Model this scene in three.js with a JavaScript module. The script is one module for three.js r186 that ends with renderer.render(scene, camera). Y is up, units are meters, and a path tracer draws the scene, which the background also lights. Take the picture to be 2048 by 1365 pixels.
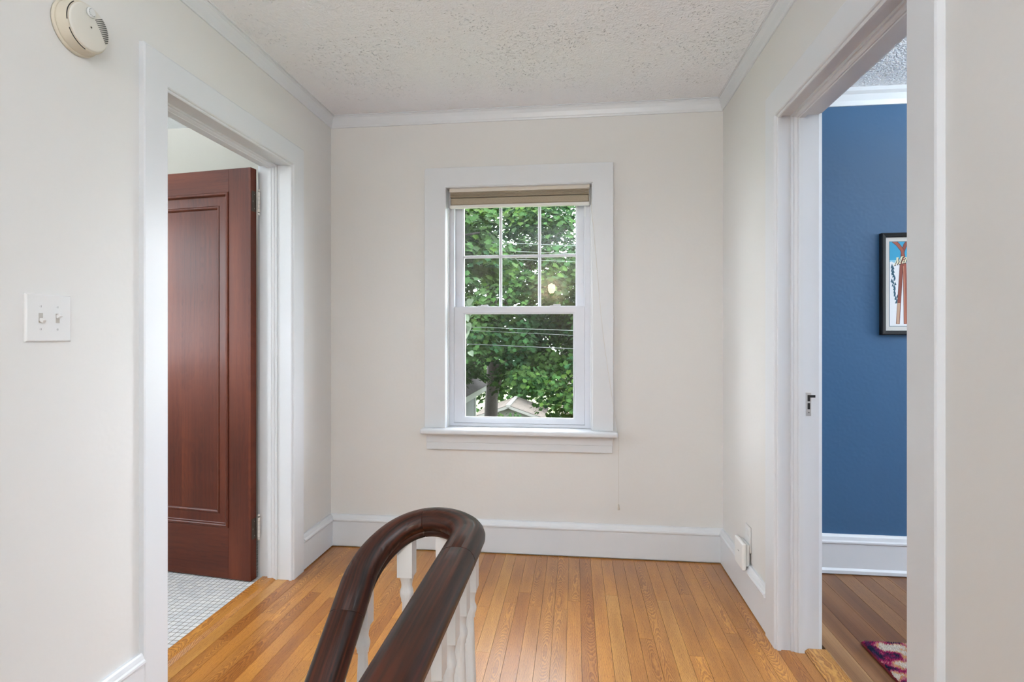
import * as THREE from 'three';
import { mergeGeometries, toCreasedNormals } from 'three/addons/utils/BufferGeometryUtils.js';
import { RoundedBoxGeometry } from 'three/addons/geometries/RoundedBoxGeometry.js';

const V3 = THREE.Vector3;
// ---------------------------------------------------------------- camera, sky, sun, exposure
const scene = new THREE.Scene();
const FOCAL = 1100, EYE = 1.2, YAW = Math.atan(126 / FOCAL);
const camera = new THREE.PerspectiveCamera(2 * Math.atan(682.5 / FOCAL) * 180 / Math.PI, 2048 / 1365, 0.05, 200);
camera.position.set(0, EYE, 0);
camera.rotation.y = YAW;
camera.setViewOffset(2048, 1365, 0, 10, 2048, 1365);
scene.add(camera);

const renderer = new THREE.WebGLRenderer();
renderer.toneMapping = THREE.LinearToneMapping;
renderer.toneMappingExposure = 1.12;
renderer.shadowMap.enabled = true;

scene.background = new THREE.Color().setRGB(13.4, 14.2, 15.2);        // bright hazy summer sky, even all round

const sun = new THREE.DirectionalLight(new THREE.Color().setRGB(1, 0.93, 0.8), 9);
sun.position.set(-8, 24, -3); sun.target.position.set(-1, 0, -11);
sun.castShadow = true; sun.shadow.mapSize.set(2048, 2048);
Object.assign(sun.shadow.camera, { left: -20, right: 20, top: 20, bottom: -20, near: 1, far: 70 });
scene.add(sun, sun.target);

const HALL_FILL = 13, UNSEEN_BATH_LAMP = 3.2, BED_FILL = 12, SCONCE_LAMP = 1.5;  // bowl lamps are unseen, set for their effect; the sconce mirrors in the window

// ---------------------------------------------------------------- helpers
function rng(seed) { let a = seed >>> 0; return () => { a = (a + 0x6D2B79F5) >>> 0; let t = a; t = Math.imul(t ^ (t >>> 15), t | 1); t ^= t + Math.imul(t ^ (t >>> 7), t | 61); return ((t ^ (t >>> 14)) >>> 0) / 4294967296; }; }
const clamp = (x, a = 0, b = 1) => Math.min(b, Math.max(a, x));
const mix = (a, b, t) => a + (b - a) * t;
const smooth = (a, b, x) => { const t = clamp((x - a) / (b - a)); return t * t * (3 - 2 * t); };
function noiseMaker(seed) {                       // value noise, periodic in both directions
  const r = rng(seed), T = new Float32Array(4096).map(() => r());
  const h = (x, y) => T[(x * 374 + y * 668 + ((x * y) & 1023) * 7 + (x >> 3) * 91 + (y >> 2) * 57) & 4095];
  return (x, y, px = 1e6, py = 1e6) => {
    const xi = Math.floor(x), yi = Math.floor(y), fx = x - xi, fy = y - yi;
    const x0 = ((xi % px) + px) % px, x1 = (x0 + 1) % px, y0 = ((yi % py) + py) % py, y1 = (y0 + 1) % py;
    const u = fx * fx * (3 - 2 * fx), v = fy * fy * (3 - 2 * fy);
    return mix(mix(h(x0, y0), h(x1, y0), u), mix(h(x0, y1), h(x1, y1), u), v);
  };
}
function dataTexture(w, h, fn, srgb = true) {     // fn(x, y) in 0..1 -> [r, g, b] in 0..1
  const d = new Uint8Array(w * h * 4);
  for (let j = 0; j < h; j++) for (let i = 0; i < w; i++) {
    const c = fn((i + 0.5) / w, (j + 0.5) / h), k = (j * w + i) * 4;
    d[k] = clamp(c[0]) * 255; d[k + 1] = clamp(c[1]) * 255; d[k + 2] = clamp(c[2]) * 255; d[k + 3] = 255;
  }
  const t = new THREE.DataTexture(d, w, h); t.magFilter = THREE.LinearFilter; t.minFilter = THREE.LinearFilter;
  t.wrapS = t.wrapT = THREE.RepeatWrapping; if (srgb) t.colorSpace = THREE.SRGBColorSpace; t.needsUpdate = true; return t;
}
function std(o) { return new THREE.MeshStandardMaterial(o); }
function phys(o) { return new THREE.MeshPhysicalMaterial(o); }

const taken = new Map();
function numbered(n) { const k = taken.get(n) || 0; taken.set(n, k + 1); return k ? n + '_' + String(k).padStart(3, '0') : n; }
function mesh(name, geo, mat, parent, label) {
  const top = !parent || parent === scene;
  const m = new THREE.Mesh(geo, mat); m.name = top ? numbered(name) : name;
  m.castShadow = m.receiveShadow = true; if (label) m.userData.label = label;
  (parent || scene).add(m); return m;
}
function tag(o, label, category, group, kind) { o.userData.label = label; o.userData.category = category; if (group) o.userData.group = group; if (kind) o.userData.kind = kind; return o; }
function structure(o, label, category) { return tag(o, label, category, null, 'structure'); }
function thing(name, x = 0, y = 0, z = 0) { const g = new THREE.Group(); g.name = numbered(name); g.position.set(x, y, z); scene.add(g); return g; }

function orient(g) {                              // outward winding for a closed geometry
  g = g.index ? g.toNonIndexed() : g;
  const p = g.attributes.position.array; let vol = 0;
  for (let i = 0; i < p.length; i += 9) vol += p[i] * (p[i + 4] * p[i + 8] - p[i + 5] * p[i + 7]) - p[i + 1] * (p[i + 3] * p[i + 8] - p[i + 5] * p[i + 6]) + p[i + 2] * (p[i + 3] * p[i + 7] - p[i + 4] * p[i + 6]);
  if (vol < 0) for (const k in g.attributes) {
    const a = g.attributes[k], s = a.itemSize, b = a.array;
    for (let i = 0; i < a.count; i += 3) for (let c = 0; c < s; c++) { const t = b[(i + 1) * s + c]; b[(i + 1) * s + c] = b[(i + 2) * s + c]; b[(i + 2) * s + c] = t; }
  }
  g.deleteAttribute('normal'); g.computeVertexNormals(); return g;
}
function planarUV(g) {                            // uv in metres from position, by the way each face points
  if (g.index) g = g.toNonIndexed();
  const p = g.attributes.position, n = g.attributes.normal, uv = new Float32Array(p.count * 2);
  for (let i = 0; i < p.count; i++) {
    const ax = Math.abs(n.getX(i)), ay = Math.abs(n.getY(i)), az = Math.abs(n.getZ(i));
    const [u, v] = ax > ay && ax > az ? [p.getZ(i), p.getY(i)] : ay > az ? [p.getX(i), p.getZ(i)] : [p.getX(i), p.getY(i)];
    uv[2 * i] = u; uv[2 * i + 1] = v;
  }
  g.setAttribute('uv', new THREE.BufferAttribute(uv, 2)); return g;
}
function box(x0, x1, y0, y1, z0, z1) {
  const g = new THREE.BoxGeometry(Math.abs(x1 - x0), Math.abs(y1 - y0), Math.abs(z1 - z0)); g.translate((x0 + x1) / 2, (y0 + y1) / 2, (z0 + z1) / 2); return planarUV(g);
}
function rbox(x0, x1, y0, y1, z0, z1, r = 0.003, s = 2) {
  const w = Math.abs(x1 - x0), h = Math.abs(y1 - y0), d = Math.abs(z1 - z0);
  const g = new RoundedBoxGeometry(w, h, d, s, Math.min(r, w / 2.05, h / 2.05, d / 2.05)); g.translate((x0 + x1) / 2, (y0 + y1) / 2, (z0 + z1) / 2); return planarUV(g);
}
function merge(list) { return mergeGeometries(list.map((g) => { g = g.index ? g.toNonIndexed() : g; for (const k of Object.keys(g.attributes)) if (!['position', 'normal', 'uv'].includes(k)) g.deleteAttribute(k); if (!g.attributes.uv) planarUV(g); return g; })); }
// closed profile [[a, b], ...] carried along a polyline lying in the plane with normal N; a along N x direction, b along N; mitred corners
function sweep(pts, N, prof, crease = 0) {
  pts = pts.map((p) => new V3(...p)); N = new V3(...N);
  const n = pts.length, rings = [];
  const dir = []; for (let i = 0; i < n - 1; i++) dir.push(pts[i + 1].clone().sub(pts[i]).normalize());
  const side = dir.map((d) => new V3().crossVectors(N, d).normalize());
  let len = 0; const L = [];
  for (let i = 0; i < n; i++) {
    if (i) len += pts[i].distanceTo(pts[i - 1]); L.push(len);
    const a = side[Math.max(0, i - 1)], b = side[Math.min(n - 2, i)], m = a.clone().add(b).normalize(); m.divideScalar(m.dot(a));
    rings.push(prof.map(([s, t]) => pts[i].clone().addScaledVector(m, s).addScaledVector(N, t)));
  }
  const pos = [], uv = [], k = prof.length; let per = [0];
  for (let j = 0; j < k; j++) per.push(per[j] + Math.hypot(prof[(j + 1) % k][0] - prof[j][0], prof[(j + 1) % k][1] - prof[j][1]));
  const put = (p, u, v) => { pos.push(p.x, p.y, p.z); uv.push(u, v); };
  for (let i = 0; i < n - 1; i++) for (let j = 0; j < k; j++) {
    const j2 = (j + 1) % k, A = rings[i][j], B = rings[i + 1][j], C = rings[i + 1][j2], D = rings[i][j2];
    put(A, L[i], per[j]); put(B, L[i + 1], per[j]); put(C, L[i + 1], per[j + 1]); put(A, L[i], per[j]); put(C, L[i + 1], per[j + 1]); put(D, L[i], per[j + 1]);
  }
  const tri = THREE.ShapeUtils.triangulateShape(prof.map(([a, b]) => new THREE.Vector2(a, b)), []);
  const area = THREE.ShapeUtils.area(prof.map(([a, b]) => new THREE.Vector2(a, b)));
  for (const [i, flip] of [[0, area > 0], [n - 1, area < 0]]) for (const t of tri) { const q = flip ? [t[0], t[2], t[1]] : t; for (const v of q) put(rings[i][v], prof[v][0], prof[v][1]); }
  let g = new THREE.BufferGeometry(); g.setAttribute('position', new THREE.Float32BufferAttribute(pos, 3)); g.setAttribute('uv', new THREE.Float32BufferAttribute(uv, 2));
  // make caps agree with sides: decide by comparing volumes
  g.computeVertexNormals(); g = orient(g);
  if (crease) { g = toCreasedNormals(g, crease); }
  return g;
}
// wall with rectangular holes. across 'z': spans x; across 'x': spans z. holes [[a0, a1, y0, y1], ...]
function wall(across, a0, a1, y0, y1, at0, at1, holes = []) {
  const out = [[a0, y0]];                                  // openings that reach the floor are notches in the outline
  for (const [b0, b1, c0, c1] of holes) if (c0 <= y0) out.push([b0, y0], [b0, c1], [b1, c1], [b1, y0]);
  out.push([a1, y0], [a1, y1], [a0, y1]);
  const s = new THREE.Shape(out.map((p) => new THREE.Vector2(...p)));
  for (const [b0, b1, c0, c1] of holes) if (c0 > y0) s.holes.push(new THREE.Path([[b0, c0], [b0, c1], [b1, c1], [b1, c0]].map((p) => new THREE.Vector2(...p))));
  let g = new THREE.ExtrudeGeometry(s, { depth: Math.abs(at1 - at0), bevelEnabled: false });
  if (across === 'x') { const p = g.attributes.position; for (let i = 0; i < p.count; i++) { const x = p.getX(i), z = p.getZ(i); p.setX(i, z + Math.min(at0, at1)); p.setZ(i, x); } }
  else g.translate(0, 0, Math.min(at0, at1));
  return planarUV(orient(g));
}
function tube(pts, r, seg = 40, rad = 8) { return planarUV(new THREE.TubeGeometry(new THREE.CatmullRomCurve3(pts.map((p) => new V3(...p))), seg, r, rad, false)); }
function lathe(prof, seg = 20) { return new THREE.LatheGeometry(prof.map(([r, y]) => new THREE.Vector2(r, y)), seg); }
function cyl(r0, r1, h, x, y, z, seg = 16, axis = 'y') { const g = new THREE.CylinderGeometry(r0, r1, h, seg); if (axis === 'x') g.rotateZ(-Math.PI / 2); if (axis === 'z') g.rotateX(Math.PI / 2); g.translate(x, y, z); return g; }

// ---------------------------------------------------------------- measures (metres)
const XL = -1.392, XR = 0.778, ZB = -3.02, CE = 2.455, ZF = 2.6;          // hall walls, ceiling, wall behind the camera
const TL = 0.153, TR = 0.137;                                            // thickness of the left and right partitions
const DL0 = -2.554, DL1 = -1.733, DR0 = -2.198, DR1 = -1.373, DH = 2.034; // door openings inside the casings
const XB = -3.35, ZBB = -0.7;                                            // bathroom far left wall, near wall
const XE = 4.1, ZW = -2.96, ZE = 0.9;                                    // bedroom right wall, blue wall, near wall

// ---------------------------------------------------------------- materials
const nA = noiseMaker(11), nB = noiseMaker(29), nC = noiseMaker(71);
const rollerBump = dataTexture(512, 512, (x, y) => {
  const v = 0.5 * nA(x * 128, y * 128, 128, 128) + 0.3 * nB(x * 48, y * 48, 48, 48) + 0.2 * nC(x * 7, y * 7, 7, 7); return [v, v, v];
}, false);
rollerBump.repeat.set(1.6, 1.6);
const lumpBump = dataTexture(512, 512, (x, y) => {
  const v = 0.62 * nA(x * 6, y * 4, 6, 4) + 0.25 * nB(x * 19, y * 13, 19, 13) + 0.13 * nC(x * 110, y * 110, 110, 110); return [v, v, v];
}, false);
lumpBump.repeat.set(0.8, 0.8);
const wallPaint = std({ color: 0xdfdedc, roughness: 0.55, bumpMap: lumpBump, bumpScale: 0.0016 });
const trimPaint = std({ color: 0xdcdfe3, roughness: 0.32 });
const vinyl = std({ color: 0xd6d9e1, roughness: 0.3 });
const plastic = std({ color: 0xe0e0e0, roughness: 0.35 });
const dark = std({ color: 0x111010, roughness: 0.6 });
// ceiling: stippled plaster with small pits and ridges
const ceilBump = (() => {
  const W = 1024, r = rng(5), h = new Float32Array(W * W);
  for (let j = 0; j < W; j++) for (let i = 0; i < W; i++) { const x = i / W, y = j / W; h[j * W + i] = 0.62 + 0.16 * (nA(x * 160, y * 160, 160, 160) - 0.5) + 0.1 * (nB(x * 60, y * 60, 60, 60) - 0.5); }
  for (let k = 0; k < 2600; k++) {
    let x = r() * W, y = r() * W; const dens = nC(x / W * 6, y / W * 6, 6, 6); if (dens < 0.3 + 0.45 * r()) continue;
    let a = r() * 0.9 + (r() < 0.3 ? 1.5 : 0); const n = 2 + Math.floor(r() * 6), depth = 0.25 + 0.5 * r(), wid = 1 + r() * 1.3;
    for (let s = 0; s < n; s++) {
      for (let dj = -3; dj <= 3; dj++) for (let di = -3; di <= 3; di++) { const q = depth * Math.exp(-(di * di + dj * dj) / (wid * wid)); const i = ((Math.round(x) + di) % W + W) % W, j = ((Math.round(y) + dj) % W + W) % W; h[j * W + i] = Math.max(0, Math.min(h[j * W + i], 0.62 - q + 0.12)); }
      a += (r() - 0.5) * 0.9; x += Math.cos(a) * 1.6; y += Math.sin(a) * 1.6;
    }
  }
  const t = dataTexture(W, W, (x, y) => { const v = h[Math.floor(y * W) * W + Math.floor(x * W)]; return [v, v, v]; }, false); t.repeat.set(1.15, 1.15); return t;
})();
const ceilPaint = std({ color: 0xf4f6fa, roughness: 0.8, bumpMap: ceilBump, bumpScale: 0.010 });
const bedCeil = std({ color: 0xf4f6fa, roughness: 0.8, bumpMap: ceilBump, bumpScale: 0.02 });
const bluePaint = std({ color: 0x3f668b, roughness: 0.42, bumpMap: lumpBump, bumpScale: 0.003 });
const bathPaint = std({ color: 0xdad5ce, roughness: 0.55, bumpMap: lumpBump, bumpScale: 0.0016 });
const glass = phys({ color: 0xffffff, roughness: 0, transmission: 1, thickness: 0, ior: 1.5, specularIntensity: 0.75 });
glass.side = THREE.DoubleSide;

// wood: boards across 0..1 in u, along v (tile length in metres is the caller's)
function woodTexture(seed, light, darkc, kind, W = 160, H = 1280) {
  const n1 = noiseMaker(seed), n2 = noiseMaker(seed + 1), n3 = noiseMaker(seed + 2), r = rng(seed + 3);
  const x0 = 0.2 + 0.6 * r(), p1 = r() * 6.28, p2 = r() * 6.28, f = kind === 'cathedral', streak = kind === 'streak', fine = kind === 'fine' || streak;
  return dataTexture(W, H, (x, y) => {
    const wob = n1(x * 3, y * 8, 3, 8);
    let q = f ? 7 * (x - x0) * (x - x0) * (1.2 + 0.4 * Math.sin(6.283 * y + p2)) + 2.2 * Math.sin(6.283 * y + p1) + 0.7 * Math.sin(12.566 * y + p2) + 0.9 * wob
      : fine ? 9 * n1(x * 7, y * 2, 7, 2) + 5 * n3(x * 2, y, 2, 1) : 6.5 * x + 0.5 * Math.sin(6.283 * y + p1) + 0.25 * Math.sin(12.566 * y + p2) + 0.6 * n1(x * 3, y * 4, 3, 4);
    q += 0.22 * n2(x * 14, y * 60, 14, 60);
    const fr = q * 2.4 - Math.floor(q * 2.4), ring = smooth(0, 0.75, fr) * (1 - smooth(0.86, 1, fr));
    const pore = smooth(0.6, 0.85, n3(x * (fine ? 160 : 70), y * (fine ? 40 : 110), fine ? 160 : 70, fine ? 40 : 110)) * (0.35 + 0.65 * ring);
    const fleck = n2(x * 40, y * 16, 40, 16) - 0.5, broad = n1(x * (fine ? 5 : 2) + 5, y * (fine ? 3 : 5), 64, fine ? 3 : 5) - 0.5;
    const t = fine ? clamp(0.42 + 0.1 * (ring - 0.5) + 0.14 * pore + (streak ? 0.75 : 0.22) * (n3(x * 55, y * 6, 55, 6) - 0.5) + (streak ? 0.3 * (n2(x * 22, y * 3, 22, 3) - 0.5) : 0) + 0.8 * broad) : clamp(0.12 + 0.5 * ring + 0.42 * pore + 0.16 * fleck + 0.3 * broad);
    return [mix(light[0], darkc[0], t), mix(light[1], darkc[1], t), mix(light[2], darkc[2], t)];
  });
}
const oakTex = [];
for (let i = 0; i < 6; i++) oakTex.push(woodTexture(100 + i * 10, [0.86, 0.65, 0.345], [0.54, 0.325, 0.115], i < 3 ? 'cathedral' : 'straight'));
const oakTints = [0xfaf6ee, 0xecdcc0, 0xf8e8c8, 0xd8be96, 0xe8d8c0];
const oak = []; for (const t of oakTex) for (const c of oakTints) oak.push(phys({ color: c, map: t, bumpMap: t, bumpScale: 0.0002, roughness: 0.33, clearcoat: 0.5, clearcoatRoughness: 0.2 }));
const bedTex = [0, 1].map((i) => woodTexture(300 + i * 10, [0.74, 0.57, 0.39], [0.47, 0.32, 0.19], i ? 'fine' : 'straight'));
const bedWood = []; for (const t of bedTex) for (const c of [0xffffff, 0xe2d4c6, 0xcbb7a6]) bedWood.push(phys({ color: c, map: t, bumpMap: t, bumpScale: 0.0002, roughness: 0.42, clearcoat: 0.2, clearcoatRoughness: 0.35 }));
const mahTex = woodTexture(401, [0.44, 0.21, 0.125], [0.27, 0.105, 0.06], 'fine', 256, 1024);
const mahogany = phys({ map: mahTex, bumpMap: mahTex, bumpScale: 0.0001, roughness: 0.46, specularIntensity: 0.55, clearcoat: 0.1, clearcoatRoughness: 0.2 });
const railTex = woodTexture(451, [0.29, 0.12, 0.052], [0.016, 0.01, 0.01], 'streak', 256, 1024);
const railWood = phys({ map: railTex, roughness: 0.45, specularIntensity: 0.45, clearcoat: 0.25, clearcoatRoughness: 0.12 });

// ---------------------------------------------------------------- floor of the hall: oak strips, each a board
const R = rng(2024);
function board(parent, name, x0, x1, y1, z0, z1, mats, tile, thick = 0.018) {
  const g = new THREE.BoxGeometry(x1 - x0, thick, z1 - z0); g.translate((x0 + x1) / 2, y1 - thick / 2, (z0 + z1) / 2);
  const p = g.attributes.position, uv = g.attributes.uv, off = R() * 7, fl = R() < 0.5;
  for (let i = 0; i < p.count; i++) { let u = (p.getX(i) - x0) / (x1 - x0) * 0.98 + 0.01; if (fl) u = 1 - u; uv.setXY(i, u, (p.getZ(i) + off) / tile); }
  return mesh(name, g, mats[Math.floor(R() * mats.length)], parent);
}
const hallFloor = thing('floor'); structure(hallFloor, 'honey oak strip floor of the upstairs hall', 'floor');
const WELL_X = -0.25, WELL_Z = -1.05;                                     // stair opening: x < WELL_X and z > WELL_Z
mesh('subfloor', merge([box(XL - TL, XR + TR, -0.25, -0.019, ZB - 0.18, WELL_Z), box(WELL_X, XR + TR, -0.25, -0.019, WELL_Z, ZF + 0.15)]), std({ color: 0x2a2018, roughness: 0.9 }), hallFloor);
{
  const pitch = 0.0572, xs = XL - 0.07;
  for (let i = 0; xs + i * pitch < XR + 0.095; i++) {
    const x0 = xs + i * pitch, x1 = x0 + pitch - 0.0011, xm = (x0 + x1) / 2;
    let za = -3.008, zb = xm < WELL_X ? WELL_Z + 0.02 : ZF;
    if (xm < XL + 0.01) { za = DL0 - 0.01; zb = DL1 + 0.01; }
    if (xm > XR - 0.01) { za = DR0 - 0.01; zb = DR1 + 0.01; }
    let z = za; let first = 0.25 + R() * 1.1;
    while (z < zb - 0.001) { let e = Math.min(zb, z + first); if (zb - e < 0.2) e = zb; board(hallFloor, 'plank', x0, Math.min(x1, XR + 0.0875), 0, z, e - 0.0006, oak, 0.95); z = e; first = 0.5 + R() * 1.3; }
  }
}
// door saddles
function saddle(x0, x1, z0, z1, mat, label) {
  const g = sweep([[(x0 + x1) / 2, 0, z0], [(x0 + x1) / 2, 0, z1]], [0, 1, 0], [[-(x1 - x0) / 2, -0.018], [-(x1 - x0) / 2, 0.001], [-(x1 - x0) / 2 + 0.013, 0.012], [(x1 - x0) / 2 - 0.013, 0.012], [(x1 - x0) / 2, 0.001], [(x1 - x0) / 2, -0.018]]);
  const p = g.attributes.position, uv = g.attributes.uv; for (let i = 0; i < p.count; i++) uv.setXY(i, (p.getX(i) - x0) / (x1 - x0), p.getZ(i) / 0.8);
  return structure(mesh('trim_saddle', g, mat), label, 'threshold');
}
saddle(-1.547, -1.462, DL0 - 0.006, DL1 + 0.006, oak[2], 'oak door saddle between hall boards and white bathroom tiles');
saddle(XR + 0.089, XR + 0.18, DR0 - 0.006, DR1 + 0.006, oak[0], 'oak door saddle between hall boards and brown bedroom boards');

// ---------------------------------------------------------------- walls
const WY0 = 0.66, WY1 = 2.034, WX0 = -0.722, WX1 = 0.096;                 // hall window opening
structure(mesh('wall_back', wall('z', XL - TL, XR + TR, -0.25, CE + 0.2, ZB - 0.18, ZB, [[WX0, WX1, WY0, WY1]]), wallPaint), 'warm white end wall of the hall around the window', 'wall');
structure(mesh('wall_left', wall('x', ZB, ZF, -0.02, CE + 0.1, XL - TL, XL, [[DL0 - 0.015, DL1 + 0.015, -0.3, DH + 0.015]]), wallPaint), 'warm white hall wall with the bathroom doorway', 'wall');
structure(mesh('wall_right', wall('x', ZB, ZF, -0.02, CE + 0.1, XR, XR + TR, [[DR0 - 0.015, DR1 + 0.015, -0.3, DH + 0.015]]), wallPaint), 'warm white hall wall with the bedroom doorway', 'wall');
structure(mesh('wall_front', wall('z', XL - TL, XR + TR, -2.7, CE + 0.1, ZF, ZF + 0.15), wallPaint), 'warm white wall at the near end of the hall', 'wall');
structure(mesh('ceiling', box(XL - TL, XR + TR, CE, CE + 0.15, ZB - 0.18, ZF + 0.15), ceilPaint), 'white stippled plaster ceiling of the hall', 'ceiling');

// unseen overhang (soffit and fascia) placed to shade the floor below the window
structure(mesh('trim_unseen_eave', merge([box(XB - 0.7, XE + 0.7, CE + 0.2, CE + 0.26, ZB - 0.78, ZB - 0.1), box(XB - 0.7, XE + 0.7, CE + 0.14, CE + 0.32, ZB - 0.81, ZB - 0.78)]), trimPaint), 'unseen white roof overhang above the hall window, placed to shade the floor by the wall', 'eave');
// crown moulding round the hall
{
  const prof = [[0, 0], [0, -0.064], [0.006, -0.064], [0.008, -0.057], [0.011, -0.052], [0.016, -0.03], [0.023, -0.014], [0.028, -0.01], [0.028, -0.004], [0.034, -0.004], [0.034, 0]];
  const pts = [[XL, CE, ZF], [XL, CE, ZB], [XR, CE, ZB], [XR, CE, ZF]];
  structure(mesh('trim_1', sweep(pts, [0, 1, 0], prof.map(([a, b]) => [-a, b])), trimPaint), 'narrow white crown moulding round the hall ceiling', 'moulding');
}
// baseboards
const baseProf = [[0, 0.006], [0.018, 0.006], [0.018, 0.139], [0.0165, 0.142], [0.0165, 0.144], [0.024, 0.147], [0.0255, 0.153], [0.024, 0.159], [0.019, 0.163], [0.0175, 0.168], [0.014, 0.177], [0.009, 0.182], [0, 0.182]];
function baseboard(name, pts, flip, label) { structure(mesh(name, sweep(pts, [0, 1, 0], baseProf.map(([a, b]) => [flip * a, b])), trimPaint), label, 'baseboard'); }
const C0 = 0.114;                                                        // casing width
baseboard('baseboard_back', [[XL, 0, ZB], [XR, 0, ZB]], -1, 'tall white baseboard with cap under the hall window');
baseboard('baseboard_left', [[XL, 0, DL0 - C0], [XL, 0, ZB + 0.018]], -1, 'short white baseboard between bathroom doorway and window corner');
baseboard('baseboard_left', [[XL, 0, WELL_Z], [XL, 0, DL1 + C0]], -1, 'white baseboard under the light switch at the stair head');
baseboard('baseboard_right', [[XR, 0, ZB + 0.018], [XR, 0, DR0 - C0]], -1, 'white baseboard between window corner and bedroom doorway');
baseboard('baseboard_right', [[XR, 0, DR1 + C0], [XR, 0, ZF]], -1, 'white baseboard on the near side of the bedroom doorway');

// ---------------------------------------------------------------- doorways: casing and moulded jamb
function doorway(name, x, N, z0, z1, depth, stop, label) {
  const g = thing(name); structure(g, label, 'door frame');
  const path = [[x, 0.0, z1], [x, DH, z1], [x, DH, z0], [x, 0.0, z0]];
  // outward from the opening is +a or -a depending on N
  const s = N > 0 ? 1 : -1;
  const cas = [[0, 0.0], [0, 0.009], [0.003, 0.012], [0.0085, 0.012], [0.0095, 0.0165], [0.0125, 0.0195], [0.109, 0.0195], [0.114, 0.017], [0.114, -0.002], [0, -0.002]].map(([a, b]) => [s * a, b]);
  mesh('casing', sweep(path, [N, 0, 0], cas), trimPaint, g);
  const [s0, s1] = stop;
  const jam = [[0.03, 0.002], [0.007, 0.002], [0.007, -s0], [0.000, -s0 - 0.001], [-0.001, -s0 - 0.007], [0.001, -s0 - 0.009], [-0.003, -s0 - 0.013], [-0.006, -s0 - 0.02], [-0.006, -s0 - 0.024], [-0.009, -s0 - 0.026], [-0.009, -s1], [0.007, -s1], [0.007, -depth - 0.004], [0.03, -depth - 0.004]].map(([a, b]) => [s * a, b]);
  mesh('jamb', sweep(path, [N, 0, 0], jam), trimPaint, g);
  const far = [[0, 0], [0.114, 0], [0.114, -0.019], [0.004, -0.019]].map(([a, b]) => [s * (a + 0.012), b - depth]);
  mesh('casing', sweep(path, [N, 0, 0], far), trimPaint, g);
  return g;
}
const frameL = doorway('trim_2', XL, 1, DL0, DL1, TL, [0.064, 0.108], 'white casing and jamb of the bathroom doorway');
const frameR = doorway('trim_3', XR, -1, DR0, DR1, TR, [0.038, 0.084], 'white casing and jamb of the bedroom doorway');
// strike plate on the far jamb of the bedroom doorway
{
  const steel = std({ color: 0xc9c7c4, roughness: 0.35, metalness: 0.35 }), z = DR0 - 0.007;
  const sp = mesh('strike_plate', rbox(XR + 0.094, XR + 0.113, 0.897, 0.985, z, z + 0.002, 0.0008), steel, frameR, 'painted steel strike plate with two dark slots');
  mesh('slot', box(XR + 0.0995, XR + 0.1085, 0.952, 0.976, z + 0.0015, z + 0.0024), dark, sp);
  mesh('slot', box(XR + 0.0995, XR + 0.1085, 0.921, 0.945, z + 0.0015, z + 0.0024), dark, sp);
  mesh('lip', rbox(XR + 0.1085, XR + 0.128, 0.966, 0.976, z, z + 0.0026, 0.0008), dark, sp);
  mesh('screw', cyl(0.0025, 0.0025, 0.001, XR + 0.104, 0.909, z + 0.0024, 10, 'z'), std({ color: 0x77736e, roughness: 0.4, metalness: 0.6 }), sp);
}

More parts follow.
